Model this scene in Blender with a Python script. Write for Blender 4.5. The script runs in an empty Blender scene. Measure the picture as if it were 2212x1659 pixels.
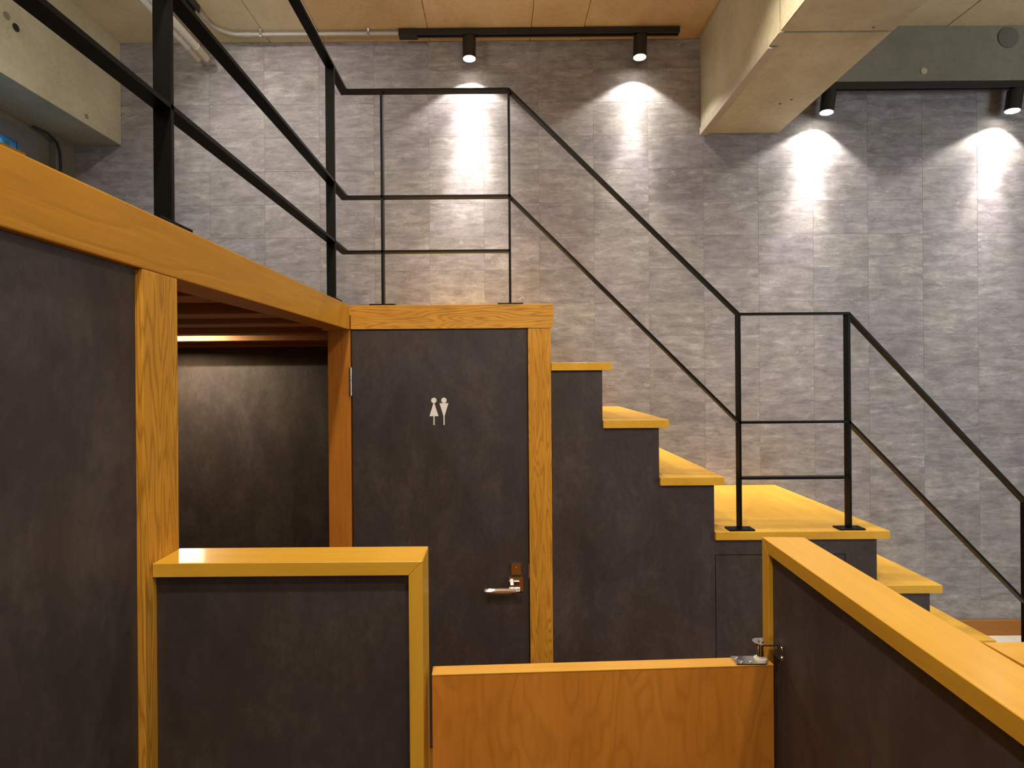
import bpy, bmesh, math, random
from mathutils import Vector, Matrix
random.seed(7)
C = bpy.context.scene.collection
H = 1.4625            # eye height; heights below are written relative to the eye and lifted by H
R = math.radians

# ------------------------------------------------------------------ camera, world, lights, exposure
cd = bpy.data.cameras.new('camera'); cam = bpy.data.objects.new('camera', cd); C.objects.link(cam)
cd.sensor_width = 36.0; cd.lens = 36.0 * 1200 / 2212
cd.shift_x = 34 / 2212; cd.shift_y = -23.5 / 2212
cd.clip_start = 0.02; cd.clip_end = 100
cam.location = (0, 0, H)
cam.rotation_euler = (Matrix.Rotation(R(90), 4, 'X') @ Matrix.Rotation(-0.0080, 4, 'Z')).to_euler()
bpy.context.scene.camera = cam
sc = bpy.context.scene
sc.view_settings.view_transform = 'Standard'
sc.view_settings.look = 'None'
sc.view_settings.gamma = 1
sc.view_settings.use_curve_mapping = False
sc.view_settings.exposure = 0.0

w = bpy.data.worlds.new('dusk'); sc.world = w; w.use_nodes = True
w.node_tree.nodes['Background'].inputs[0].default_value = (0.10, 0.36, 0.62, 1)
w.node_tree.nodes['Background'].inputs[1].default_value = 2.4

WARM = (1.0, 0.88, 0.72); NEUT = (1.0, 0.94, 0.87); COOL = (0.74, 0.87, 1.0)
def spot_light(name, x, y, z, tgt, power, deg, blend, col, rad=0.03):
    l = bpy.data.lights.new(name, 'SPOT'); l.energy = power; l.spot_size = R(deg); l.spot_blend = blend
    l.color = col; l.shadow_soft_size = rad
    o = bpy.data.objects.new(name, l); C.objects.link(o); o.location = (x, y, z + H)
    d = Vector(tgt) - Vector((x, y, z)); o.rotation_euler = d.to_track_quat('-Z', 'Y').to_euler()
    return o
def area_light(name, x, y, z, sx, sy, tgt, power, col):
    l = bpy.data.lights.new(name, 'AREA'); l.shape = 'RECTANGLE'; l.size = sx; l.size_y = sy
    l.energy = power; l.color = col
    o = bpy.data.objects.new(name, l); C.objects.link(o); o.location = (x, y, z + H)
    d = Vector(tgt) - Vector((x, y, z)); o.rotation_euler = d.to_track_quat('-Z', 'Y').to_euler()
    return o
# assumed ceiling lamps of the room out of the picture (tracks nearer to the camera)
spot_light('ceiling_lamp_light', 0.80, 1.98, 1.74, (0.85, 2.2, -1.4), 46, 112, 0.8, WARM, 0.03)
spot_light('ceiling_lamp_light', 2.30, 1.98, 1.74, (2.30, 2.2, -1.4), 62, 125, 0.7, NEUT, 0.03)
spot_light('ceiling_lamp_light', 0.79, -0.50, 1.74, (0.4, 0.9, -1.4), 62, 140, 0.8, WARM, 0.04)
spot_light('track_lamp_light', -1.47, 1.55, 1.70, (-1.30, 2.5, 0.2), 34, 125, 0.8, NEUT, 0.03)
spot_light('track_lamp_light', -1.47, 1.95, 1.72, (-1.10, 3.06, 1.2), 45, 80, 1.0, NEUT, 0.03)
spot_light('track_lamp_light', -1.47, 0.55, 1.70, (-0.9, 1.3, 0.2), 12, 140, 1.0, WARM, 0.03)
spot_light('ceiling_lamp_light', -0.30, 0.10, 1.74, (-0.25, 0.9, -1.4), 120, 132, 0.7, WARM, 0.05)
spot_light('ceiling_lamp_light', 1.90, -0.60, 1.74, (1.5, 0.8, -1.4), 26, 135, 0.7, NEUT, 0.05)
# unseen fill lights, added to brighten the raw concrete ceiling
spot_light('ceiling_fill_light', -1.25, 1.00, 1.10, (-1.35, 1.25, 3.0), 36, 162, 0.35, NEUT, 0.08)
spot_light('ceiling_fill_light', 0.30, 0.95, 0.95, (0.35, 1.15, 3.0), 36, 150, 0.5, WARM, 0.08)
area_light('room_behind_fill_light', 0.4, -2.4, 1.5, 2.4, 1.2, (0.3, 1.2, -0.9), 32, WARM)  # unseen area fill, added behind the camera to lift the front faces
area_light('cool_fill_light', 4.0, 0.2, 0.4, 1.4, 1.8, (1.8, 3.0, -0.4), 66, COOL)  # unseen cool fill added to grey the wall's right side; daylight only assumed

# ------------------------------------------------------------------ node helpers
def newmat(name):
    m = bpy.data.materials.new(name); m.use_nodes = True
    nt = m.node_tree; b = nt.nodes['Principled BSDF']
    return m, nt, b
def N(nt, t, **kw):
    n = nt.nodes.new(t)
    for k, v in kw.items(): setattr(n, k, v)
    return n
def ramp(nt, src, stops):
    r = N(nt, 'ShaderNodeValToRGB'); nt.links.new(src, r.inputs[0])
    e = r.color_ramp.elements
    while len(e) < len(stops): e.new(0.5)
    for i, (p, c) in enumerate(stops):
        e[i].position = p; e[i].color = (*c, 1) if len(c) == 3 else c
    return r.outputs[0]
def noise(nt, vec, scale, detail=4, rough=0.55, dist=0.0):
    n = N(nt, 'ShaderNodeTexNoise'); n.inputs['Scale'].default_value = scale
    n.inputs['Detail'].default_value = detail; n.inputs['Roughness'].default_value = rough
    n.inputs['Distortion'].default_value = dist
    nt.links.new(vec, n.inputs['Vector']); return n.outputs[0]
def mapping(nt, vec, scale):
    m = N(nt, 'ShaderNodeMapping'); m.inputs['Scale'].default_value = scale
    nt.links.new(vec, m.inputs['Vector']); return m.outputs[0]
def mathn(nt, op, a, b=None, c=None):
    m = N(nt, 'ShaderNodeMath', operation=op)
    for i, v in enumerate((a, b, c)):
        if v is None: continue
        if isinstance(v, (int, float)): m.inputs[i].default_value = v
        else: nt.links.new(v, m.inputs[i])
    return m.outputs[0]
def mix(nt, f, a, b, mode='MIX'):
    m = N(nt, 'ShaderNodeMix', data_type='RGBA', blend_type=mode)
    for i, v in ((0, f), (6, a), (7, b)):
        if isinstance(v, (int, float)): m.inputs[i].default_value = v
        elif isinstance(v, tuple): m.inputs[i].default_value = (*v, 1)
        else: nt.links.new(v, m.inputs[i])
    return m.outputs[2]
def bump(nt, b, h, strength, dist=0.002):
    bn = N(nt, 'ShaderNodeBump'); bn.inputs['Strength'].default_value = strength
    bn.inputs['Distance'].default_value = dist
    nt.links.new(h, bn.inputs['Height']); nt.links.new(bn.outputs[0], b.inputs['Normal'])

def wood(name, light, dark, axis='X', rings=0.0, ringfreq=9.0, rs=13.0, rst=0.13, rough=0.38, spread=1.0, stretch=0.06, coat=0.0):
    """stained timber: fine fibres along axis, plus flame / cathedral lines when rings > 0"""
    m, nt, b = newmat(name)
    tc = N(nt, 'ShaderNodeTexCoord').outputs['Object']
    s = [1, 1, 1]; s['XYZ'.index(axis)] = stretch
    fib = noise(nt, mapping(nt, tc, [v * 90 for v in s]), 1.0, 5, 0.6)
    big = noise(nt, mapping(nt, tc, [v * 9 * spread for v in s]), 1.0, 3, 0.5, 0.3)
    blot = noise(nt, tc, 5.0, 4, 0.6)
    f = mathn(nt, 'MULTIPLY_ADD', fib, 0.35, mathn(nt, 'MULTIPLY', big, 0.45))
    f = mathn(nt, 'MULTIPLY_ADD', blot, 0.25, f)
    col = ramp(nt, f, [(0.40, dark), (0.62, light)])
    if rings > 0:
        s2 = [1, 1, 1]; s2['XYZ'.index(axis)] = rst
        cont = noise(nt, mapping(nt, tc, [v * rs for v in s2]), 1.0, 2.5, 0.45, 0.15)
        p = mathn(nt, 'PINGPONG', mathn(nt, 'MULTIPLY', cont, ringfreq), 0.5)
        line = ramp(nt, p, [(0.0, (0, 0, 0)), (0.28, (1, 1, 1))])
        dk = tuple(v * 0.55 for v in dark)
        inv = mathn(nt, 'SUBTRACT', 1.0, line)
        col = mix(nt, mathn(nt, 'MULTIPLY', inv, rings), col, dk)
        bump(nt, b, mathn(nt, 'MULTIPLY_ADD', line, 0.8, fib), 0.35, 0.0012)
    else:
        bump(nt, b, fib, 0.08, 0.0006)
    nt.links.new(col, b.inputs['Base Color'])
    b.inputs['Roughness'].default_value = rough; b.inputs['Specular IOR Level'].default_value = 0.28
    b.inputs['Coat Weight'].default_value = coat; b.inputs['Coat Roughness'].default_value = 0.12
    return m
HL, HD = (0.73, 0.405, 0.040), (0.62, 0.32, 0.026)
W = {}
for ax in 'XYZ':
    W['cap' + ax] = wood('honey_board_' + ax.lower(), HL, HD, ax, rough=0.40, coat=0.22)
    W['oak' + ax] = wood('grained_oak_' + ax.lower(), (0.68, 0.33, 0.038), (0.55, 0.24, 0.022), ax, rings=0.70, ringfreq=26, rs=17, rst=0.08, rough=0.45)
    W['beam' + ax] = wood('smooth_beam_' + ax.lower(), (0.57, 0.265, 0.022), (0.47, 0.205, 0.015), ax, rings=0.10, ringfreq=5, rough=0.42)
W['column'] = wood('column_wood', (0.56, 0.205, 0.026), (0.43, 0.145, 0.016), 'Z', rings=0.12, ringfreq=8, rough=0.42)
W['gate'] = wood('gate_plywood', (0.66, 0.26, 0.036), (0.54, 0.195, 0.021), 'Z', rings=0.26, ringfreq=7, rs=15, rst=0.30, rough=0.42)
W['gateedge'] = wood('gate_edging', (0.74, 0.41, 0.07), (0.64, 0.32, 0.045), 'X', rings=0.12, ringfreq=4, rough=0.35)
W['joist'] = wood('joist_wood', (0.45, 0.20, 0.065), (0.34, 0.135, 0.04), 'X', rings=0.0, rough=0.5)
W['skirting'] = wood('skirting_wood', (0.33, 0.125, 0.02), (0.25, 0.085, 0.012), 'X', rough=0.4)

def laminate():
    m, nt, b = newmat('charcoal_laminate')
    tc = N(nt, 'ShaderNodeNewGeometry').outputs['Position']
    big = noise(nt, mapping(nt, tc, (1, 1, 0.5)), 7.0, 7, 0.68, 0.4)
    fine = noise(nt, mapping(nt, tc, (1, 1, 0.7)), 60.0, 6, 0.75)
    hue = noise(nt, tc, 3.1, 2)
    f = mathn(nt, 'MULTIPLY_ADD', fine, 0.35, mathn(nt, 'MULTIPLY', big, 0.65))
    a = ramp(nt, f, [(0.34, (0.038, 0.028, 0.024)), (0.5, (0.056, 0.043, 0.037)), (0.68, (0.092, 0.074, 0.060))])
    c = mix(nt, ramp(nt, hue, [(0.4, (0, 0, 0)), (0.65, (1, 1, 1))]), a, mix(nt, 1.0, a, (0.95, 0.97, 1.15), 'MULTIPLY'))
    nt.links.new(c, b.inputs['Base Color']); b.inputs['Roughness'].default_value = 0.5
    b.inputs['Specular IOR Level'].default_value = 0.3
    bump(nt, b, fine, 0.10, 0.0008)
    return m
LAM = laminate()

def tile_mat(name, tint=1.0, gap=False):
    m, nt, b = newmat(name)
    g = N(nt, 'ShaderNodeNewGeometry').outputs['Position']
    oi = N(nt, 'ShaderNodeObjectInfo').outputs['Random']
    cx = N(nt, 'ShaderNodeCombineXYZ')
    if not gap:
        for i in range(3): nt.links.new(mathn(nt, 'MULTIPLY', oi, 37.0 + 11 * i), cx.inputs[i])
    va = N(nt, 'ShaderNodeVectorMath', operation='ADD'); nt.links.new(g, va.inputs[0]); nt.links.new(cx.outputs[0], va.inputs[1])
    v = va.outputs[0]
    streak = noise(nt, mapping(nt, v, (1.0, 1.0, 3.8)), 8.0, 8, 0.72, 0.5)
    cloud = noise(nt, v, 9.0, 5, 0.6, 0.2)
    fine = noise(nt, mapping(nt, v, (1, 1, 2.0)), 60.0, 4, 0.7)
    f = mathn(nt, 'MULTIPLY_ADD', streak, 0.62, mathn(nt, 'MULTIPLY_ADD', cloud, 0.25, mathn(nt, 'MULTIPLY', fine, 0.16)))
    f = mathn(nt, 'ADD', f, mathn(nt, 'MULTIPLY', mathn(nt, 'SUBTRACT', oi, 0.5), 0.055 if not gap else 0.0))
    c = ramp(nt, f, [(0.40, (0.175 * tint, 0.155 * tint, 0.146 * tint)), (0.49, (0.240 * tint, 0.217 * tint, 0.204 * tint)),
                     (0.57, (0.31 * tint, 0.285 * tint, 0.262 * tint)), (0.66, (0.43 * tint, 0.40 * tint, 0.365 * tint))])
    hue = noise(nt, v, 2.3, 2)
    c = mix(nt, ramp(nt, hue, [(0.38, (0, 0, 0)), (0.62, (1, 1, 1))]), c, mix(nt, 1.0, c, (0.98, 0.96, 1.06), 'MULTIPLY'))
    # scattered pale chips
    chip = noise(nt, mapping(nt, v, (1, 1, 2.2)), 26.0, 3, 0.6, 1.2)
    msk = noise(nt, v, 7.0, 2)
    k = mathn(nt, 'MULTIPLY', ramp(nt, chip, [(0.62, (0, 0, 0)), (0.66, (1, 1, 1))]), ramp(nt, msk, [(0.50, (0, 0, 0)), (0.6, (1, 1, 1))]))
    c = mix(nt, mathn(nt, 'MULTIPLY', k, 0.5), c, (0.50 * tint, 0.46 * tint, 0.41 * tint))
    crack = ramp(nt, noise(nt, mapping(nt, v, (1, 1, 3)), 12.0, 6, 0.75, 1.5), [(0.485, (0, 0, 0)), (0.5, (1, 1, 1)), (0.515, (0, 0, 0))])
    c = mix(nt, mathn(nt, 'MULTIPLY', crack, 0.22), c, (0.12, 0.10, 0.09))
    nt.links.new(c, b.inputs['Base Color']); b.inputs['Roughness'].default_value = 0.62
    bump(nt, b, f, 0.10, 0.001)
    return m
TILE = tile_mat('cement_tile'); TILEGAP = tile_mat('tile_joint', 0.85, True)

def concrete(name, c0, c1, scale=2.2, pores=0.6, rough=0.8, rnd=0.0):
    m, nt, b = newmat(name)
    g = N(nt, 'ShaderNodeNewGeometry').outputs['Position']
    big = noise(nt, g, scale, 5, 0.62, 0.4); fine = noise(nt, g, 38.0, 5, 0.7)
    f = mathn(nt, 'MULTIPLY_ADD', fine, 0.3, mathn(nt, 'MULTIPLY', big, 0.7))
    if rnd:
        oi = N(nt, 'ShaderNodeObjectInfo').outputs['Random']
        f = mathn(nt, 'ADD', f, mathn(nt, 'MULTIPLY', mathn(nt, 'SUBTRACT', oi, 0.5), rnd))
    c = ramp(nt, f, [(0.36, c0), (0.64, c1)])
    vo = N(nt, 'ShaderNodeTexVoronoi'); vo.inputs['Scale'].default_value = 34.0; nt.links.new(g, vo.inputs['Vector'])
    pm = noise(nt, g, 4.0, 2)
    pore = mathn(nt, 'MULTIPLY', ramp(nt, vo.outputs['Distance'], [(0.06, (1, 1, 1)), (0.13, (0, 0, 0))]),
                 ramp(nt, pm, [(0.52, (0, 0, 0)), (0.62, (1, 1, 1))]))
    c = mix(nt, mathn(nt, 'MULTIPLY', pore, pores), c, tuple(v * 0.45 for v in c0))
    nt.links.new(c, b.inputs['Base Color']); b.inputs['Roughness'].default_value = rough
    bump(nt, b, mathn(nt, 'SUBTRACT', f, mathn(nt, 'MULTIPLY', pore, 0.5)), 0.35, 0.003)
    return m
CONC = concrete('raw_concrete', (0.37, 0.335, 0.225), (0.56, 0.52, 0.37))
CONCDK = concrete('grey_concrete', (0.155, 0.145, 0.105), (0.245, 0.23, 0.17))
CEIL = concrete('formwork_concrete', (0.40, 0.275, 0.135), (0.56, 0.415, 0.225), 1.6, 0.4, 0.8, 0.06)
CEILG = concrete('formwork_concrete_grey', (0.44, 0.375, 0.235), (0.62, 0.54, 0.36), 1.6, 0.4, 0.8, 0.06)
FLOORM = concrete('pale_floor', (0.50, 0.46, 0.38), (0.66, 0.62, 0.53), 3.0, 0.1, 0.5)
PLAST = concrete('beige_plaster', (0.42, 0.36, 0.28), (0.50, 0.43, 0.34), 2.0, 0.0)

def plain(name, col, rough=0.5, metal=0.0, emit=None, es=0.0):
    m, nt, b = newmat(name)
    g = N(nt, 'ShaderNodeTexCoord').outputs['Object']
    n = noise(nt, g, 30.0, 3)
    c = ramp(nt, n, [(0.3, tuple(v * 0.93 for v in col)), (0.7, tuple(min(1, v * 1.05) for v in col))])
    nt.links.new(c, b.inputs['Base Color'])
    b.inputs['Roughness'].default_value = rough; b.inputs['Metallic'].default_value = metal
    if emit: b.inputs['Emission Color'].default_value = (*emit, 1); b.inputs['Emission Strength'].default_value = es
    return m
STEEL = plain('black_painted_steel', (0.003, 0.0028, 0.0028), 0.45)
STEEL.node_tree.nodes['Principled BSDF'].inputs['Specular IOR Level'].default_value = 0.15
TRACKM = plain('black_track', (0.012, 0.011, 0.011), 0.35)
CHROME = plain('chrome', (0.72, 0.70, 0.68), 0.10, 1.0)
SATIN = plain('satin_nickel', (0.62, 0.58, 0.52), 0.28, 1.0)
NYLON = plain('white_nylon', (0.78, 0.74, 0.64), 0.4)
SIGNM = plain('white_sign', (0.83, 0.80, 0.75), 0.5)
PVC = plain('grey_conduit', (0.36, 0.33, 0.30), 0.35)
FLEX = plain('ribbed_conduit_white', (0.62, 0.60, 0.55), 0.45)
TAPE = plain('pale_tape', (0.55, 0.50, 0.38), 0.5)
DARK = plain('black_rubber', (0.012, 0.012, 0.014), 0.6)
ALU = plain('grey_aluminium', (0.22, 0.22, 0.23), 0.45, 0.3)
CREAM = plain('cream_angle', (0.42, 0.37, 0.28), 0.5)
LENS = plain('lit_lens', (1, 1, 1), 0.3, 0.0, (1.0, 0.93, 0.82), 30.0)
LENS2 = plain('lit_lens_warm', (1, 1, 1), 0.3, 0.0, (1.0, 0.75, 0.42), 10.0)
CARPET = plain('dark_grey_deck', (0.07, 0.065, 0.06), 0.9)
m, nt, b = newmat('wired_glass')
b.inputs['Base Color'].default_value = (0.65, 0.85, 0.95, 1); b.inputs['Transmission Weight'].default_value = 1.0
b.inputs['Roughness'].default_value = 0.18; b.inputs['IOR'].default_value = 1.3
GLASS = m

# ------------------------------------------------------------------ mesh helpers
def box(bm, x0, x1, y0, y1, z0, z1, bev=0.0):
    t = bmesh.new()
    vs = [t.verts.new((x, y, z + H)) for x in (x0, x1) for y in (y0, y1) for z in (z0, z1)]
    for f in ((0, 1, 3, 2), (4, 6, 7, 5), (0, 4, 5, 1), (2, 3, 7, 6), (0, 2, 6, 4), (1, 5, 7, 3)):
        t.faces.new([vs[i] for i in f])
    bmesh.ops.recalc_face_normals(t, faces=t.faces)
    if bev: bmesh.ops.bevel(t, geom=list(t.edges), offset=bev, segments=2, affect='EDGES', profile=0.6)
    me = bpy.data.meshes.new('t'); t.to_mesh(me); t.free(); bm.from_mesh(me); bpy.data.meshes.remove(me)
    return bm
def B(*a, **k): return box(bmesh.new(), *a, **k)
def cyl(bm, p0, p1, r0, r1=None, seg=24, caps=True, lift=True):
    r1 = r0 if r1 is None else r1
    p0, p1 = Vector(p0), Vector(p1)
    if lift: p0 = p0 + Vector((0, 0, H)); p1 = p1 + Vector((0, 0, H))
    d = (p1 - p0); q = d.to_track_quat('Z', 'Y')
    a = [bm.verts.new(p0 + q @ Vector((math.cos(t) * r0, math.sin(t) * r0, 0))) for t in [2 * math.pi * i / seg for i in range(seg)]]
    c = [bm.verts.new(p1 + q @ Vector((math.cos(t) * r1, math.sin(t) * r1, 0))) for t in [2 * math.pi * i / seg for i in range(seg)]]
    for i in range(seg):
        f = bm.faces.new((a[i], a[(i + 1) % seg], c[(i + 1) % seg], c[i])); f.smooth = True
    if caps: bm.faces.new(a[::-1]); bm.faces.new(c)
    return bm
def lathe(bm, prof, o, seg=28):
    """prof: (r, z) pairs turned about the vertical through o"""
    rings = []
    for r, z in prof:
        rings.append([bm.verts.new((o[0] + r * math.cos(2 * math.pi * i / seg), o[1] + r * math.sin(2 * math.pi * i / seg), o[2] + z + H)) for i in range(seg)])
    for a, c in zip(rings, rings[1:]):
        for i in range(seg):
            f = bm.faces.new((a[i], a[(i + 1) % seg], c[(i + 1) % seg], c[i])); f.smooth = True
    bm.faces.new(rings[0][::-1]); bm.faces.new(rings[-1])
    bmesh.ops.recalc_face_normals(bm, faces=bm.faces)
    return bm
def tube(bm, pts, rad, seg=14, ribs=None):
    pts = [Vector(p) + Vector((0, 0, H)) for p in pts]
    prev = None
    for i, p in enumerate(pts):
        d = (pts[min(i + 1, len(pts) - 1)] - pts[max(i - 1, 0)]).normalized()
        u = d.cross(Vector((0.13, 0.21, 0.97))).normalized(); v = d.cross(u)
        r = rad if ribs is None else rad * (1 + ribs * (1 if i % 2 else -1))
        ring = [bm.verts.new(p + u * math.cos(2 * math.pi * k / seg) * r + v * math.sin(2 * math.pi * k / seg) * r) for k in range(seg)]
        if prev:
            for k in range(seg):
                f = bm.faces.new((prev[k], prev[(k + 1) % seg], ring[(k + 1) % seg], ring[k])); f.smooth = True
        else: bm.faces.new(ring[::-1])
        prev = ring
    bm.faces.new(prev)
    return bm
def prism(bm, poly, y0, y1):
    """polygon in X-Z extruded in Y"""
    a = [bm.verts.new((x, y0, z + H)) for x, z in poly]; c = [bm.verts.new((x, y1, z + H)) for x, z in poly]
    bm.faces.new(a); bm.faces.new(c[::-1])
    n = len(poly)
    for i in range(n): bm.faces.new((a[i], c[i], c[(i + 1) % n], a[(i + 1) % n]))
    bmesh.ops.recalc_face_normals(bm, faces=bm.faces)
    return bm
def flatbar(bm, path, wd=0.032, th=0.009):
    """flat bar swept along a path with mitred corners"""
    P = [Vector(p) + Vector((0, 0, H)) for p in path]; n = len(P)
    D = [(P[i + 1] - P[i]).normalized() for i in range(n - 1)]
    Wv = [Vector((0, 0, 1)).cross(d).normalized() for d in D]
    T = [D[i].cross(Wv[i]) for i in range(n - 1)]
    def mit(a, b_):
        s = (a + b_); return s / max(1e-6, s.length_squared) * 2
    prev = None
    for i in range(n):
        w_ = Wv[0] if i == 0 else Wv[-1] if i == n - 1 else mit(Wv[i - 1], Wv[i])
        t_ = T[0] if i == 0 else T[-1] if i == n - 1 else mit(T[i - 1], T[i])
        ring = [bm.verts.new(P[i] + w_ * (sx * wd / 2) + t_ * (sz * th / 2)) for sx, sz in ((-1, -1), (1, -1), (1, 1), (-1, 1))]
        if prev:
            for k in range(4): bm.faces.new((prev[k], prev[(k + 1) % 4], ring[(k + 1) % 4], ring[k]))
        else: bm.faces.new(ring[::-1])
        prev = ring
    bm.faces.new(prev); bmesh.ops.recalc_face_normals(bm, faces=bm.faces)
    return bm
def mk(name, bm, mat, parent=None, local=False, label=None, cat=None, kind=None, group=None):
    if parent is not None and not local:
        root = parent
        while root.parent: root = root.parent
        bmesh.ops.translate(bm, verts=bm.verts, vec=-root.location)
    if parent is not None and local: bmesh.ops.translate(bm, verts=bm.verts, vec=(0, 0, -H))
    me = bpy.data.meshes.new(name); bm.to_mesh(me); bm.free(); me.materials.append(mat)
    if any(p.use_smooth for p in me.polygons): me.set_sharp_from_angle(angle=R(35))
    o = bpy.data.objects.new(name, me); C.objects.link(o); o.parent = parent
    for k, v in (('label', label), ('category', cat), ('kind', kind), ('group', group)):
        if v: o[k] = v
    return o
def top(name, bm, mat, label, cat, group=None):
    """a top-level thing that is one mesh, its origin at its base"""
    vs = [v.co.copy() for v in bm.verts]
    c = Vector(((min(v.x for v in vs) + max(v.x for v in vs)) / 2, (min(v.y for v in vs) + max(v.y for v in vs)) / 2, min(v.z for v in vs)))
    bmesh.ops.translate(bm, verts=bm.verts, vec=-c)
    o = mk(name, bm, mat, label=label, cat=cat, group=group); o.location = c
    return o
def thing(name, label, cat, loc, rotz=0.0, group=None, kind=None):
    o = bpy.data.objects.new(name, None); C.objects.link(o); o.empty_display_size = 0.05
    o.location = (loc[0], loc[1], loc[2] + H); o.rotation_euler = (0, 0, rotz)
    if kind: o['kind'] = kind
    if label: o['label'] = label
    if cat: o['category'] = cat
    if group: o['group'] = group
    return o

# ------------------------------------------------------------------ the setting
XL, XR, YB, YF = -2.35, 4.2, 3.06, -3.2
CZ = 1.83; FZ = -H
mk('floor', B(1.85, XR + .2, YF - .2, YB + .2, FZ - .15, FZ), FLOORM, kind='structure', label='pale floor at the foot of the stairs')
mk('floor', B(XL - .2, 1.85, YF - .2, YB + .2, FZ - .15, FZ), W['skirting'], kind='structure', label='brown floor before the restroom door')
wb = mk('wall_back', B(XL - .2, XR + .2, YB + .003, YB + .2, FZ, CZ + .25), TILEGAP, kind='structure', label='back wall faced with grey cement-look tiles')
# tiles, one object each
tm = {}
def tile_mesh(wd, ht):
    k = (round(wd, 4), round(ht, 4))
    if k not in tm:
        bm = bmesh.new(); g = 0.0003; e = 0.0004
        a, c = wd / 2 - g, ht / 2 - g
        fr = [bm.verts.new(p) for p in ((-a + e, -.0012, -c + e), (a - e, -.0012, -c + e), (a - e, -.0012, c - e), (-a + e, -.0012, c - e))]
        mi = [bm.verts.new(p) for p in ((-a, -.0008, -c), (a, -.0008, -c), (a, -.0008, c), (-a, -.0008, c))]
        bk = [bm.verts.new(p) for p in ((-a, 0, -c), (a, 0, -c), (a, 0, c), (-a, 0, c))]
        bm.faces.new(fr)
        for r0, r1 in ((fr, mi), (mi, bk)):
            for i in range(4): bm.faces.new((r0[i], r1[i], r1[(i + 1) % 4], r0[(i + 1) % 4]))
        bmesh.ops.recalc_face_normals(bm, faces=bm.faces)
        me = bpy.data.meshes.new('wall_tile'); bm.to_mesh(me); bm.free(); me.materials.append(TILE); tm[k] = me
    return tm[k]
TX0, TP, TZ0, TH = 0.243, 0.302, 1.673, 0.1842
def stair_top(x):     # height of the highest thing standing in front of the wall at x
    for xr, z in ((0.225, 0.268), (0.449, 0.039), (0.670, -0.187), (0.8845, -0.412), (1.527, -0.626), (1.729, -0.839), (1.936, -1.055), (2.16, -1.268)):
        if x < xr: return z
    return -1.379
ntile = 0
for k in range(-9, 11):
    x0 = max(TX0 + TP * k, XL); x1 = TX0 + TP * (k + 1)
    if x1 < XL + .02: continue
    for r in range(-1, 17):
        z1 = TZ0 - TH * r; z0 = z1 - TH
        z1 = min(z1, CZ); z0 = max(z0, -1.379)
        if z1 - z0 < .01: continue
        if z1 < stair_top(x0 + 0.05) - 0.02: continue
        if x1 < -2.10 and z0 > 1.27: continue
        if x0 > 1.55 and z0 > 1.54: continue
        o = bpy.data.objects.new('wall_tile', tile_mesh(x1 - x0, z1 - z0)); C.objects.link(o)
        o.location = ((x0 + x1) / 2, YB + .003, (z0 + z1) / 2 + H); o.parent = wb; ntile += 1
print('tiles', ntile)

# left wall with the window
wl = bmesh.new()
WY0, WY1, WZ0, WZ1 = 1.60, 2.86, 0.40, 1.235
box(wl, XL - .2, XL, YF, WY0, FZ, CZ + .25); box(wl, XL - .2, XL, WY1, YB + .003, FZ, CZ + .25)
box(wl, XL - .2, XL, WY0, WY1, FZ, WZ0); box(wl, XL - .2, XL, WY0, WY1, WZ1, CZ + .25)
box(wl, XL, XL + .035, 2.93, YB + .001, FZ, 1.27)
mk('wall_left', wl, CONCDK, kind='structure', label='bare concrete wall with a small window')
wr = mk('wall_right', B(XR, XR + .2, YF, YB, FZ, CZ + .25), PLAST, kind='structure')
mk('wall_front', B(XL - .2, XR + .2, YF - .2, YF, FZ, CZ + .25), PLAST, kind='structure')
win = thing('window_1', 'small grey window with blue dusk light behind wired glass', None, (XL - .06, 2.25, 0.40), kind='structure')
fr = bmesh.new(); fx0, fx1 = XL - .05, XL + .004
box(fr, fx0, fx1, WY0, WY0 + .05, WZ0, WZ1); box(fr, fx0, fx1, WY1 - .115, WY1, WZ0, WZ1)
box(fr, fx0, fx1, WY0 + .05, WY1 - .115, WZ1 - .075, WZ1); box(fr, fx0, fx1, WY0 + .05, WY1 - .115, WZ0, WZ0 + .05)
mk('window_frame', fr, ALU, win)
mk('pane', B(XL - .014, XL - .008, WY0 + .05, WY1 - .115, WZ0 + .05, WZ1 - .075), GLASS, win)
wires = bmesh.new()
for i in range(-20, 34):
    a0 = WY0 + .05 + i * .032
    for sgn in (1, -1):
        y0_, z0_ = (a0, WZ0 + .05) if sgn == 1 else (a0, WZ1 - .075)
        L = WZ1 - WZ0 - .125
        ys, ye = a0, a0 + L
        t0 = max(0, (WY0 + .05 - ys) / L); t1 = min(1, (WY1 - .115 - ys) / L)
        if t1 <= t0: continue
        pa = (XL - .0065, ys + L * t0, z0_ + sgn * L * t0); pb = (XL - .0065, ys + L * t1, z0_ + sgn * L * t1)
        cyl(wires, pa, pb, .0006, seg=4)
mk('wire_mesh', wires, ALU, win)

# ceiling: formwork panels with open joints
cl = mk('ceiling', B(XL - .2, XR + .2, YF - .2, YB + .2, CZ + .012, CZ + .2), CEIL, kind='structure', label='board-marked raw concrete ceiling')
xs = [-2.055, -1.23, -.934, -.35, .20, .48, 1.115]
for x0, x1 in list(zip(xs, xs[1:])) + [(1.55, 2.42), (2.42, 3.3), (3.3, 4.2)]:
    for y0, y1 in ((YF, -1.4), (-1.4, 0.4), (0.4, YB + .002)):
        dz = random.uniform(0, .0035)
        mk('ceiling_panel', B(x0 + .002, x1 - .002, y0 + .002, y1 - .002, CZ + dz, CZ + .012), CEIL if -.95 < x0 < 1.2 else CEILG, cl)
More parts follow.
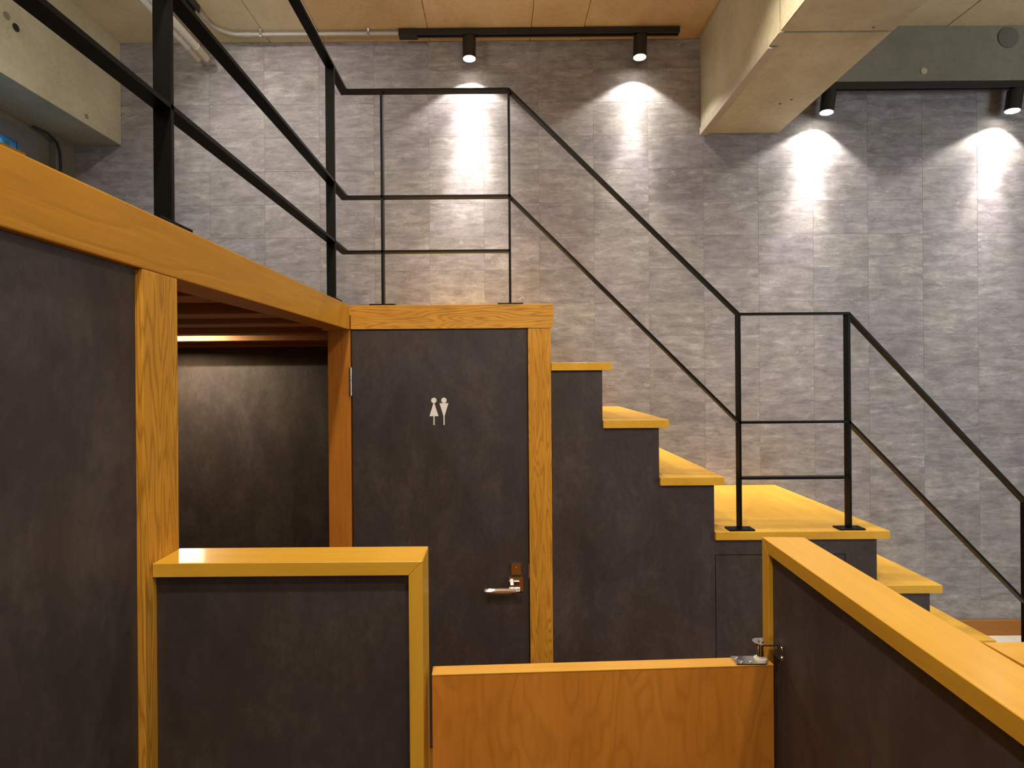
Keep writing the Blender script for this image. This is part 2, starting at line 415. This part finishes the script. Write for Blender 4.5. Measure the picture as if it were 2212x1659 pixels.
# concrete beams
bl = mk('ceiling_beam', B(XL, -2.055, YF, YB + .001, 1.27, CZ + .012, bev=.004), CONC, kind='structure', label='raw concrete beam along the left wall above the window')
h = bmesh.new()
def form_hole(y, z, x=-2.055, s=1, r=.016):
    bm = bmesh.new(); cyl(bm, (x - s * .002, y, z), (x + s * .0015, y, z), r, r, 20); return bm
mk('form_tie_hole', form_hole(2.39, 1.298 + .205, r=.017), DARK, bl)
mk('plug', form_hole(2.345, 1.525, r=.016), CONCDK, bl)
mk('plug', form_hole(2.80, 1.31, r=.012), CONCDK, bl)
br = thing('ceiling_beam', 'wide raw concrete beam crossing the ceiling between the two lamp tracks', None, (1.33, 0, 1.308), kind='structure')
def beam_seg(y0, y1):
    xa, xb = (lambda y: 1.135 - .03 * (YB - y)), (lambda y: 1.563 - .022 * (YB - y))
    bm = bmesh.new(); g = .0035
    vs = [bm.verts.new((x, y, z + H)) for y, z in ((y0 + g, 1.308), (y0 + g, CZ + .01), (y1 - g, CZ + .01), (y1 - g, 1.308)) for x in (xa(y), xb(y))]
    for f in ((0, 1, 3, 2), (4, 5, 7, 6), (0, 6, 7, 1), (0, 2, 4, 6), (1, 7, 5, 3), (2, 3, 5, 4)): bm.faces.new([vs[i] for i in f])
    bmesh.ops.recalc_face_normals(bm, faces=bm.faces)
    bmesh.ops.bevel(bm, geom=list(bm.edges), offset=.003, segments=2, affect='EDGES')
    return bm
mk('beam_section', beam_seg(2.147, YB), CONC, br); mk('beam_section', beam_seg(.35, 2.147), CONC, br)
mk('beam_section', beam_seg(-3.19, .35), CONC, br)
core = bmesh.new(); box(core, 1.16, 1.49, -1.0, YB - .01, 1.32, CZ); mk('beam_core', core, CONCDK, br)
bm = bmesh.new()
cyl(bm, (1.1215, 2.45, 1.437), (1.1275, 2.45, 1.437), .016, seg=20); mk('form_tie_hole', bm, DARK, br)
bm = bmesh.new()
for (x, y) in ((1.185, 1.85), (1.45, 2.12), (1.40, 2.72), (1.435, 2.68), (1.47, 1.9)):
    cyl(bm, (x, y, 1.3075), (x, y, 1.312), random.uniform(.004, .008), seg=10)
mk('blow_holes', bm, DARK, br)
mk('trim_1', B(1.06, 1.115, 2.236, 3.05, 1.296, 1.345), CREAM, kind='structure', label='pale angle strip along the lower edge of the concrete beam')
bpy.data.objects.remove(bpy.data.objects['trim_1'])
bm = bmesh.new()
pa = lambda y: 1.135 - .03 * (YB - y)
def slat(z0, z1, o0, o1):
    vs = [bm.verts.new((pa(y) + o, y, z + H)) for y in (2.236, 3.054) for o in (o0, o1) for z in (z0, z1)]
    for f in ((0, 1, 3, 2), (4, 6, 7, 5), (0, 4, 5, 1), (2, 3, 7, 6), (0, 2, 6, 4), (1, 5, 7, 3)): bm.faces.new([vs[i] for i in f])
slat(1.298, 1.338, -.006, -.0005); slat(1.298, 1.3035, -.0005, .034)
bmesh.ops.recalc_face_normals(bm, faces=bm.faces)
mk('trim_1', bm, CREAM, kind='structure', label='pale angle strip along the lower edge of the concrete beam')
bt = mk('ceiling_beam', B(1.53, XR, 2.96, YB + .001, 1.54, CZ + .012, bev=.003), CONCDK, kind='structure', label='concrete beam along the top of the back wall above the second lamp track')
bm = bmesh.new(); cyl(bm, (2.29, 2.9605, 1.59), (2.29, 2.956, 1.59), .017, seg=20); mk('plug', bm, CONC, bt)
bm = bmesh.new(); cyl(bm, (2.74, 2.9605, 1.765), (2.74, 2.954, 1.765), .055, seg=28); mk('dark_disc', bm, TRACKM if False else concrete('dark_patch', (.10, .09, .07), (.15, .14, .11)), bt)  # round darker disc on the beam face
mk('baseboard_back', B(1.9, XR, 3.048, YB + .001, FZ, -1.379, bev=.001), W['skirting'], kind='structure', label='brown wooden baseboard under the tiled wall')

# ------------------------------------------------------------------ the timber loft
top('wooden_beam', B(-.655, -.567, -1.6, 2.157, .173, .268, bev=.0025), W['beamY'],
    'long smooth orange beam carrying the railing over the dark panel', 'beam')
bm = prism(bmesh.new(), [(-.566, .174), (.214, .174), (.225, .187), (.225, .262), (.220, .268), (-.566, .268)], 2.160, 2.248)
bmesh.ops.bevel(bm, geom=[e for e in bm.edges if abs(e.verts[0].co.y - e.verts[1].co.y) < 1e-6], offset=.0015, segments=1, affect='EDGES')
top('wooden_beam', bm, W['oakX'], 'short coarse-grained wooden beam over the restroom door', 'beam')
top('wooden_post', B(-.655, -.567, .892, .990, FZ, .1725, bev=.002), W['oakZ'], 'thick flame-grained wooden post at the end of the low counter wall', 'post')
top('wooden_post', B(-.655, -.568, 2.160, 2.245, FZ, .172, bev=.002), W['column'], 'smooth reddish wooden post on the hinge side of the door', 'post')
top('wooden_post', B(.124, .213, 2.160, 2.245, FZ, .1725, bev=.002), W['oakZ'], 'wooden post between the door handle and the stair side', 'post')
for k, (y0, y1) in enumerate(((.80, .885), (1.21, 1.322), (1.568, 1.69), (1.88, 2.003), (2.31, 2.43), (2.79, 2.90))):
    ords = ('behind the thick post', 'nearest to the opening', 'second from the opening', 'third from the opening', 'just before the glowing one', 'lit up by the hidden lamp at the back')
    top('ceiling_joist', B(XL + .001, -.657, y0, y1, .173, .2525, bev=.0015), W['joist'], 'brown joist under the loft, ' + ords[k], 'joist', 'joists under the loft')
top('ledger_board', B(XL + .001, -.657, 2.955, 2.985, .150, .2525), W['joist'], 'dark brown board fixed on top of the dark wall under the loft', 'board')
top('loft_deck', B(XL + .001, -.657, -1.6, 3.054, .2535, .267), CARPET, 'grey-topped loft floor resting on the joists', 'floor')
top('loft_deck', B(-.655, .225, 2.25, 3.054, .238, .267), W['capX'], 'wooden landing floor behind the short beam over the door', 'floor')
# dark walls
mk('wall_partition', B(-.64, -.579, -1.6, .8915, FZ, .1725), LAM, kind='structure', label='dark charcoal laminate wall left of the thick post')
mk('wall_under_loft', B(XL + .001, -.58, 2.99, 3.05, FZ, .2525), LAM, kind='structure', label='mottled dark wall at the back of the space under the loft')
mk('wall_side', B(-.655, -.58, 2.247, 2.988, FZ, .173), LAM, kind='structure')
mk('wall_inner', B(XL + .001, XL + .02, .9, 2.98, FZ, .17), LAM, kind='structure')
# restroom door
d1 = thing('door_1', 'dark charcoal restroom door with a chrome lever', None, (-.22, 2.175, FZ), kind='structure')
mk('door_leaf', B(-.5625, .1205, 2.168, 2.205, FZ + .008, .1705, bev=.001), LAM, d1)
hg = mk('hinge', cyl(bmesh.new(), (-.5655, 2.1555, -.083), (-.5655, 2.1555, -.024), .006, seg=16), SATIN, d1)
hg2 = mk('hinge', cyl(bmesh.new(), (-.5655, 2.1555, -.022), (-.5655, 2.1555, .026), .006, seg=16), SATIN, d1)
lp = mk('lock_plate', B(.052, .091, 2.158, 2.168, -.783, -.740, bev=.001), CHROME, d1)
bm = bmesh.new(); cyl(bm, (.0715, 2.158, -.758), (.0715, 2.1545, -.758), .0042, seg=16); cyl(bm, (.0715, 2.158, -.7655), (.0715, 2.155, -.7655), .0034, seg=12)
mk('keyhole', bm, SATIN, lp)
rs = mk('rose', B(.043, .098, 2.159, 2.168, -.848, -.793, bev=.001), CHROME, d1)
bm = bmesh.new(); box(bm, .046, .062, 2.125, 2.160, -.828, -.812, bev=.002); mk('neck', bm, CHROME, rs)
bm = bmesh.new()       # lever: waisted bar
n = 14; rings = []
for i in range(n + 1):
    t = i / n; x = -.052 + t * .136; k = abs(2 * t - 1)
    hz = .0075 + .0035 * k ** 2; zt = -.822
    zb = zt - .018 + .005 * (2 * t - 1) ** 2
    rings.append([bm.verts.new((x, y, z + H)) for y, z in ((2.112, zt - hz * .9), (2.118, zt), (2.132, zt), (2.134, zb), (2.117, zb))])
for a, c in zip(rings, rings[1:]):
    for k in range(5): bm.faces.new((a[k], a[(k + 1) % 5], c[(k + 1) % 5], c[k]))
bm.faces.new(rings[0]); bm.faces.new(rings[-1][::-1]); bmesh.ops.recalc_face_normals(bm, faces=bm.faces)
mk('lever_handle', bm, CHROME, d1)
bm = bmesh.new(); box(bm, .1195, .1235, 2.166, 2.169, -.80, -.745); mk('latch_plate', bm, SATIN, d1)
# sign on the door
sg = thing('restroom_sign', 'white stick-figure pair of a woman and a man on the dark door', 'sign', (-.2245, 2.1665, -.19))
def fig(cx, woman):
    y0, y1 = 2.1662, 2.1678; s = .0018; parts = []
    bm = bmesh.new(); cyl(bm, (cx, y0, -.1045), (cx, y1, -.1045), .0105, seg=32); parts.append(('head', bm))
    tp, bt_ = -.1155, -.166
    poly = [(cx - .0017, tp), (cx + .0017, tp), (cx + .0175, bt_), (cx - .0175, bt_)] if woman else [(cx - .0175, tp), (cx + .0175, tp), (cx + .0021, bt_), (cx - .0021, bt_)]
    bm = prism(bmesh.new(), poly, y0, y1); parts.append(('body', bm))
    bm = B(cx - .0021, cx + .0021, y0, y1, -.2005, bt_); parts.append(('leg', bm))
    return parts
for nm, cx, wm in (('woman_figure', -.2442, True), ('man_figure', -.2050, False)):
    ps = fig(cx, wm); f = mk(nm, ps[1][1], SIGNM, sg); mk('head', ps[0][1], SIGNM, f); mk('leg', ps[2][1], SIGNM, f)

# ------------------------------------------------------------------ staircase
st = thing('staircase', 'staircase of thick honey treads with dark charcoal side climbing to the loft', 'staircase', (1.1, 2.6, FZ))
ZT = [.039, -.187, -.412, -.626, -.839, -1.055, -1.268]
XT = [.449, .670, .8845, 1.527, 1.729, 1.936, 2.16]          # right ends of the treads
XPn = [.414, .634, .848, 1.482, 1.688, 1.895, 2.115]         # right ends of the panel steps
xl = .2145; TT = .031
for i in range(7):
    mk('landing' if i == 3 else 'tread', B(xl if i == 0 else XPn[i - 1] + .001, XT[i], 2.160, 3.0565, ZT[i] - TT, ZT[i], bev=.0012), W['capY'], st)
poly = [(xl, FZ), (xl, ZT[0] - TT)]
for i in range(7):
    if i: poly.append((XPn[i - 1], ZT[i] - TT))
    poly.append((XPn[i], ZT[i] - TT))
poly.append((XPn[6], FZ))
# side panel with an opening left for the hatch: left strip, top strip, rest
HX0, HX1, HZ1 = .8495, 1.360, -.7170
bm = bmesh.new()
e = .0006
cells = [(xl, XPn[0], ZT[0]), (XPn[0], XPn[1], ZT[1]), (XPn[1], HX0 - e, ZT[2])]
def paneledge(x0, x1, z0, z1): box(bm, x0, x1, 2.170, 2.190, z0, z1)
pl = [(xl, FZ), (xl, ZT[0] - TT), (XPn[0], ZT[0] - TT), (XPn[0], ZT[1] - TT), (XPn[1], ZT[1] - TT), (XPn[1], ZT[2] - TT), (XPn[2], ZT[2] - TT),
      (XPn[2], ZT[3] - TT), (XPn[3], ZT[3] - TT), (XPn[3], ZT[4] - TT), (XPn[4], ZT[4] - TT), (XPn[4], ZT[5] - TT), (XPn[5], ZT[5] - TT),
      (XPn[5], ZT[6] - TT), (XPn[6], ZT[6] - TT), (XPn[6], FZ), (HX1, FZ), (HX1, HZ1), (HX0, HZ1), (HX0, FZ)]
prism(bm, pl, 2.172, 2.190)
mk('side_panel', bm, LAM, st)
mk('hatch_door', B(HX0 + .003, HX1 - .003, 2.1722, 2.190, FZ + .05, HZ1 - .003), LAM, st)
for i in range(7):
    zl = FZ if i == 6 else ZT[i + 1]
    mk('riser', B(XPn[i] - .018, XPn[i], 2.1905, 3.0565, zl + .0005, ZT[i] - TT - .0005), LAM, st)

# ------------------------------------------------------------------ black railing
rl = thing('stair_railing', 'black flat-steel railing running from the loft beam down the stairs', 'railing', (-.594, 2.2, .268))
YR = 2.200; XRn = -.594
PX = [-.4445, .0575, .9575, 1.3895, 2.090]
zt = [1.1181, .2252, -.53]; zm = [.6985, -.2025, -.930]; zl_ = [.4825, -.4225]
mk('top_rail', flatbar(bmesh.new(), [(XRn, -1.2, zt[0]), (XRn, YR, zt[0]), (PX[1], YR, zt[0]), (PX[2], YR, zt[1]), (PX[3], YR, zt[1]), (PX[4] + .01, YR, zt[2] - .01)]), STEEL, rl)
mk('middle_rail', flatbar(bmesh.new(), [(XRn, -1.2, zm[0]), (XRn, YR, zm[0]), (PX[1], YR, zm[0]), (PX[2], YR, zm[1]), (PX[3], YR, zm[1]), (PX[4], YR, zm[2])]), STEEL, rl)
mk('lower_rail', flatbar(bmesh.new(), [(XRn, -1.2, zl_[0]), (XRn, YR, zl_[0]), (PX[1], YR, zl_[0])]), STEEL, rl)
mk('lower_rail', flatbar(bmesh.new(), [(PX[2], YR, zl_[1]), (PX[3], YR, zl_[1])]), STEEL, rl)
def plate(cx, cy, z, wx, wy):
    bp = mk('base_plate', B(cx - wx / 2, cx + wx / 2, cy - wy / 2, cy + wy / 2, z + .0004, z + .0065, bev=.0008), STEEL, rl)
    for s in (-1, 1):
        ox, oy = (s * wx * .36, 0) if wx > wy else (0, s * wy * .36)
        mk('bolt', lathe(bmesh.new(), [(.0062, .0065), (.0056, .0080), (.003, .0088)], (cx + ox, cy + oy, z), 14), STEEL, bp)
for yc in (.998, 2.012, -.02, -1.0):
    mk('post', B(XRn - .016, XRn + .016, yc - .0045, yc + .0045, .2745, zt[0] - .0045), STEEL, rl)
    plate(XRn - .001, yc, .268, .050, .100)
for i, x in enumerate(PX):
    base = (.268, .268, -.626, -.626, -1.268)[i]; tz = (zt[0], zt[0], zt[1], zt[1], zt[2])[i]
    mk('post', B(x - .0045, x + .0045, YR - .016, YR + .016, base + .0065, tz - .004), STEEL, rl)
    plate(x, YR - .004, base, .100, .050)

# ------------------------------------------------------------------ low counter walls and gate
hw = thing('counter_wall', 'low dark wall with a honey wood frame beside the thick post', 'counter', (-.34, .95, FZ))
CT = -.3075
bm = prism(bmesh.new(), [(-.566, CT - .023), (-.566, CT), (-.1235, CT), (-.1465, CT - .023)], .910, .990)
bmesh.ops.bevel(bm, geom=list(bm.edges), offset=.0008, segments=1, affect='EDGES'); mk('cap_board', bm, W['capX'], hw)
bm = prism(bmesh.new(), [(-.1235, FZ), (-.1235, CT - .0004), (-.1465, CT - .0234), (-.1465, FZ)], .910, .990)
bmesh.ops.bevel(bm, geom=list(bm.edges), offset=.0008, segments=1, affect='EDGES'); mk('end_board', bm, W['capZ'], hw)
mk('panel', B(-.566, -.147, .922, .978, FZ, CT - .024), LAM, hw)
TH_ = -.055
hr = thing('counter_wall', 'low dark wall with a broad honey cap running towards the viewer', 'counter', (.49, 1.03, FZ), TH_)
# local frame: x across (0..0.075), y along, negative towards the viewer
L = 1.15
def mitre_yz(poly, x0, x1):
    bm = bmesh.new()
    a = [bm.verts.new((x0, y, z + H - FZ)) for y, z in poly]; c = [bm.verts.new((x1, y, z + H - FZ)) for y, z in poly]
    bm.faces.new(a); bm.faces.new(c[::-1]); n = len(poly)
    for i in range(n): bm.faces.new((a[i], c[i], c[(i + 1) % n], a[(i + 1) % n]))
    bmesh.ops.recalc_face_normals(bm, faces=bm.faces)
    bmesh.ops.bevel(bm, geom=list(bm.edges), offset=.0008, segments=1, affect='EDGES')
    return bm
mk('cap_board', mitre_yz([(0, CT), (-L, CT), (-L, CT - .024), (-.026, CT - .024)], 0, .076), W['capY'], hr, local=True)
mk('end_board', mitre_yz([(0, CT - .0004), (-.026, CT - .0244), (-.026, FZ), (0, FZ)], 0, .076), W['capZ'], hr, local=True)
bm = bmesh.new(); box(bm, .008, .068, -L, -.0265, 0 - 0, CT - .0245 - FZ); mk('panel', bm, LAM, hr, local=True)
hb = thing('counter_wall', 'low wall branching to the right from the broad honey cap', 'counter', (1.05, .585, FZ))
mk('cap_board', B(.546, 1.75, .548, .626, CT - .024, CT, bev=.0008), W['capX'], hb)
mk('panel', B(.546, 1.75, .556, .618, FZ, CT - .0245), LAM, hb)

GA = math.atan2(.024, .594)
gt = thing('swing_gate', 'low orange plywood swing gate between the two counter walls', 'gate', (-.1135, .944, -.512), GA)
GW = .5935
bm = bmesh.new(); box(bm, .0004, GW - .0004, .0006, .0275, -.80, -.0018); mk('panel', bm, W['gate'], gt, local=True)
bm = bmesh.new(); box(bm, 0, GW, 0, .028, -.0017, .0, bev=.0003); mk('edge_band', bm, W['gateedge'], gt, local=True)

gh = thing('gate_hinge', 'chrome pivot hinge with white washer on top of the orange gate', 'hinge', (.4625, .983, -.512))
bm = bmesh.new()       # bottom plate with a rounded end
def dplate(bm, cx, cy, z0, z1, xend, r, sgn):
    pts = [(xend, cy - r), ] ; arc = []
    for i in range(13):
        t = -math.pi / 2 + math.pi * i / 12
        arc.append((cx + sgn * r * math.cos(t), cy + r * math.sin(t)))
    pts = [(xend, cy - r)] + arc + [(xend, cy + r)]
    a = [bm.verts.new((x, y, z0 + H)) for x, y in pts]; c = [bm.verts.new((x, y, z1 + H)) for x, y in pts]
    bm.faces.new(a); bm.faces.new(c); n = len(pts)
    for i in range(n): bm.faces.new((a[i], a[(i + 1) % n], c[(i + 1) % n], c[i]))
    bmesh.ops.recalc_face_normals(bm, faces=bm.faces); return bm
pc = (.4620, .9805)
bpl = mk('gate_plate', dplate(bmesh.new(), pc[0], pc[1], -.5117, -.5095, .4145, .0135, 1), CHROME, gh)
for (x, y) in ((.4245, .974), (.4215, .988), (.4405, .975)):
    mk('screw', lathe(bmesh.new(), [(.0042, -.5095), (.0036, -.5082), (.0014, -.5080), (.0012, -.5090)], (x, y, 0), 14), SATIN, bpl)
mk('washer', lathe(bmesh.new(), [(.0108, -.5095), (.0108, -.5062), (.0092, -.5052), (.0070, -.5048), (.0068, -.5030)], (pc[0], pc[1], 0), 28), NYLON, gh)
mk('pin', lathe(bmesh.new(), [(.0057, -.5030), (.0057, -.4800)], (pc[0], pc[1], 0), 28), CHROME, gh)
tpp = mk('wall_bracket', dplate(bmesh.new(), pc[0], pc[1], -.4798, -.4772, .4968, .0130, -1), CHROME, gh)
bm = bmesh.new(); lathe(bm, [(.0062, -.4772), (.0055, -.4760), (.0030, -.4757), (.0024, -.4768)], (pc[0], pc[1], 0), 24); mk('pin_head', bm, CHROME, gh)
bvm = B(.4936, .4958, .9620, .9990, -.5085, -.4774); bv = mk('wall_plate', bvm, CHROME, gh)
for (y, z) in ((.969, -.484), (.969, -.501), (.990, -.492)):
    bm = bmesh.new(); cyl(bm, (.4936, y, z), (.4922, y, z), .0036, .0030, 14); mk('screw', bm, SATIN, bv)

# ------------------------------------------------------------------ lamp tracks and spots
def track(x0, x1, y0, y1, z0, z1, label, feed=None):
    t = thing('lamp_track', label, 'track', ((x0 + x1) / 2, (y0 + y1) / 2, z0), group=None)
    bm = bmesh.new()
    if x1 - x0 > y1 - y0:
        wl_ = (y1 - y0)
        box(bm, x0, x1, y0, y0 + wl_ * .3, z0, z1); box(bm, x0, x1, y1 - wl_ * .3, y1, z0, z1); box(bm, x0, x1, y0 + wl_ * .3, y1 - wl_ * .3, z0 + .012, z1)
    else:
        wl_ = (x1 - x0)
        box(bm, x0, x0 + wl_ * .3, y0, y1, z0, z1); box(bm, x1 - wl_ * .3, x1, y0, y1, z0, z1); box(bm, x0 + wl_ * .3, x1 - wl_ * .3, y0, y1, z0 + .012, z1)
    mk('rail', bm, TRACKM, t)
    if feed: mk('feed_box', B(*feed, bev=.0015), TRACKM, t)
    return t
track(-.498, .987, 2.940, 2.975, 1.797, 1.8285, 'black lamp track under the ceiling, fed by the grey pipe', (-.503, -.405, 2.937, 2.978, 1.789, 1.8285))
track(1.565, 4.1, 2.966, 2.999, 1.506, 1.539, 'black lamp track below the concrete beam right of the wide beam')
track(-1.487, -1.452, -.8, 2.752, 1.797, 1.8285, 'black lamp track running from the grey pipe towards the viewer')
def spotlamp(x, y, ztop, tilt, lab, p1=22.0, p2=1.0, length=.120, beam=True):
    t = thing('track_spotlight', lab, 'spotlight', (x, y, ztop), group='black spotlights washing the tiled wall')
    q = Matrix.Rotation(tilt, 4, 'Y')
    ad = B(x - .012, x + .030, y - .012, y + .012, ztop - .022, ztop + .004, bev=.001); mk('adapter', ad, TRACKM, t)
    Z = lambda r, z: (r, z)
    def rot(bm):
        piv = Matrix.Translation((x, y, ztop + H)) @ q @ Matrix.Translation((-x, -y, -ztop - H)); bmesh.ops.transform(bm, matrix=piv, verts=bm.verts); return bm
    prof = [(.030, -.010), (.035, -.014), (.035, -length), (.0325, -length), (.0320, -length + .006), (.0300, -length + .0065)]
    mk('housing', rot(lathe(bmesh.new(), prof, (x, y, ztop), 36)), TRACKM, t)
    mk('trim_ring', rot(lathe(bmesh.new(), [(.0352, -length), (.0352, -length - .002), (.0322, -length - .002), (.0322, -length)], (x, y, ztop), 36)), CHROME, t)
    mk('lens', rot(lathe(bmesh.new(), [(.0318, -length + .006), (.0318, -length - .001), (.022, -length - .0035), (.008, -length - .0045)], (x, y, ztop), 32)), LENS, t)
    if beam:
        d = q.to_3x3() @ Vector((0, 0, -1))
        o = Vector((x, y, ztop)) + d * (length + .007)
        for ty, pw, deg, bl in ((.02, p1, 116, .30), (.05, 80 * p2, 66, 1.0), (.05, 210 * p2, 36, 1.0)):
            spot_light('spot_beam', o.x, o.y, o.z, tuple(o + d + Vector((0, ty, 0))), pw, deg, bl, NEUT, .012)
spotlamp(-.130, 2.957, 1.796, 0.0, 'black cylinder spotlight near the feed end of the ceiling track', 26, 1.0)
spotlamp(.782, 2.957, 1.796, 0.04, 'black cylinder spotlight at the far end of the ceiling track', 22, .40)
spotlamp(1.800, 2.982, 1.505, 0.13, 'black cylinder spotlight tucked against the wide concrete beam', 26, .60)
spotlamp(2.800, 2.982, 1.505, 0.15, 'black cylinder spotlight cut by the right picture edge', 26, .50)
# hidden lamp between the joists under the loft
ul = thing('loft_downlight', 'small glowing lamp hidden behind the thick post under the loft', 'lamp', (-1.74, 2.70, .24))
mk('housing', lathe(bmesh.new(), [(.035, .252), (.035, .232), (.030, .231)], (-1.74, 2.70, 0), 24), TRACKM, ul)
mk('lens', lathe(bmesh.new(), [(.028, .231), (.028, .229), (.02, .2285)], (-1.74, 2.70, 0), 24), LENS2, ul)
spot_light('loft_lamp_light', -1.74, 2.70, .222, (-1.74, 2.70, -1), 14, 176, .3, (1.0, .74, .42), .025)
mk('added_bar', B(-1.72, -1.42, 2.665, 2.685, .246, .2525), NYLON, ul)  # unseen bar, added along with its fill light to widen the wash
area_light('loft_fill_light', -1.57, 2.675, .2455, .30, .012, (-1.57, 2.70, -1), 11, (1.0, .86, .62))

# ------------------------------------------------------------------ conduits
cn = thing('electrical_conduit', 'grey pipe bending along the ceiling between the two tracks', 'pipe', (-.9, 2.96, 1.80))
pts = [(-.505, 2.957, 1.812)] + [(-1.30, 2.957, 1.812)]
for i in range(1, 13):
    t = math.pi / 2 * i / 12; pts.append((-1.345 - .12 * math.sin(t), 2.957 - .12 + .12 * math.cos(t), 1.812))
pts.append((-1.465, 2.757, 1.812))
mk('pipe', tube(bmesh.new(), pts, .0105, 16), PVC, cn)
mk('coupling', tube(bmesh.new(), [(-1.285, 2.957, 1.812), (-1.325, 2.957, 1.812)], .0128, 16), PVC, cn)
mk('coupling', tube(bmesh.new(), [(-1.465, 2.80, 1.812), (-1.465, 2.835, 1.812)], .0128, 16), PVC, cn)
for x in (-1.235, -.665):
    bm = bmesh.new(); box(bm, x - .007, x + .007, 2.944, 2.970, 1.797, 1.829, bev=.001); box(bm, x - .007, x + .007, 2.925, 2.944, 1.826, 1.8295)
    mk('clip', bm, SATIN, cn)
def flex(x0, lab):
    c = thing('flexible_conduit', lab, 'pipe', (x0, 2.9, 1.69), group='ribbed white pipes near the left concrete beam')
    pts = [(x0 + .0, 1.2 + i * .0045, 1.715 - .018 * (i / 380)) for i in range(381)]
    mk('ribbed_tube', tube(bmesh.new(), pts, .0175, 12, ribs=.07), FLEX, c)
    ye = pts[-1][1]; ze = pts[-1][2]
    bm = bmesh.new(); tube(bm, [(x0, ye - .05, ze), (x0, ye + .02, ze - .002), (x0, ye + .045, ze - .004), (x0, ye + .052, ze - .005)], .0205, 14)
    mk('taped_end', bm, TAPE, c)
flex(-1.535, 'ribbed white pipe with taped end, the inner one of the pair')
flex(-1.576, 'ribbed white pipe with taped end, the one nearer to the left beam')
bm = tube(bmesh.new(), [(-2.325, 2.80, 1.262), (-2.30, 2.86, 1.255), (-2.303, 2.925, 1.235), (-2.306, 2.95, 1.19), (-2.306, 2.955, 1.12), (-2.306, 2.945, 1.02), (-2.306, 2.94, .9), (-2.306, 2.94, .5), (-2.306, 2.94, .275)], .0055, 8)
top('cable', bm, DARK, 'black cable hanging beside the small window', 'cable')
top('shelf_board', B(XL + .001, XL + .06, .3, 2.715, 1.06, 1.09), W['beamY'], 'brown board across the small blue window', 'board')
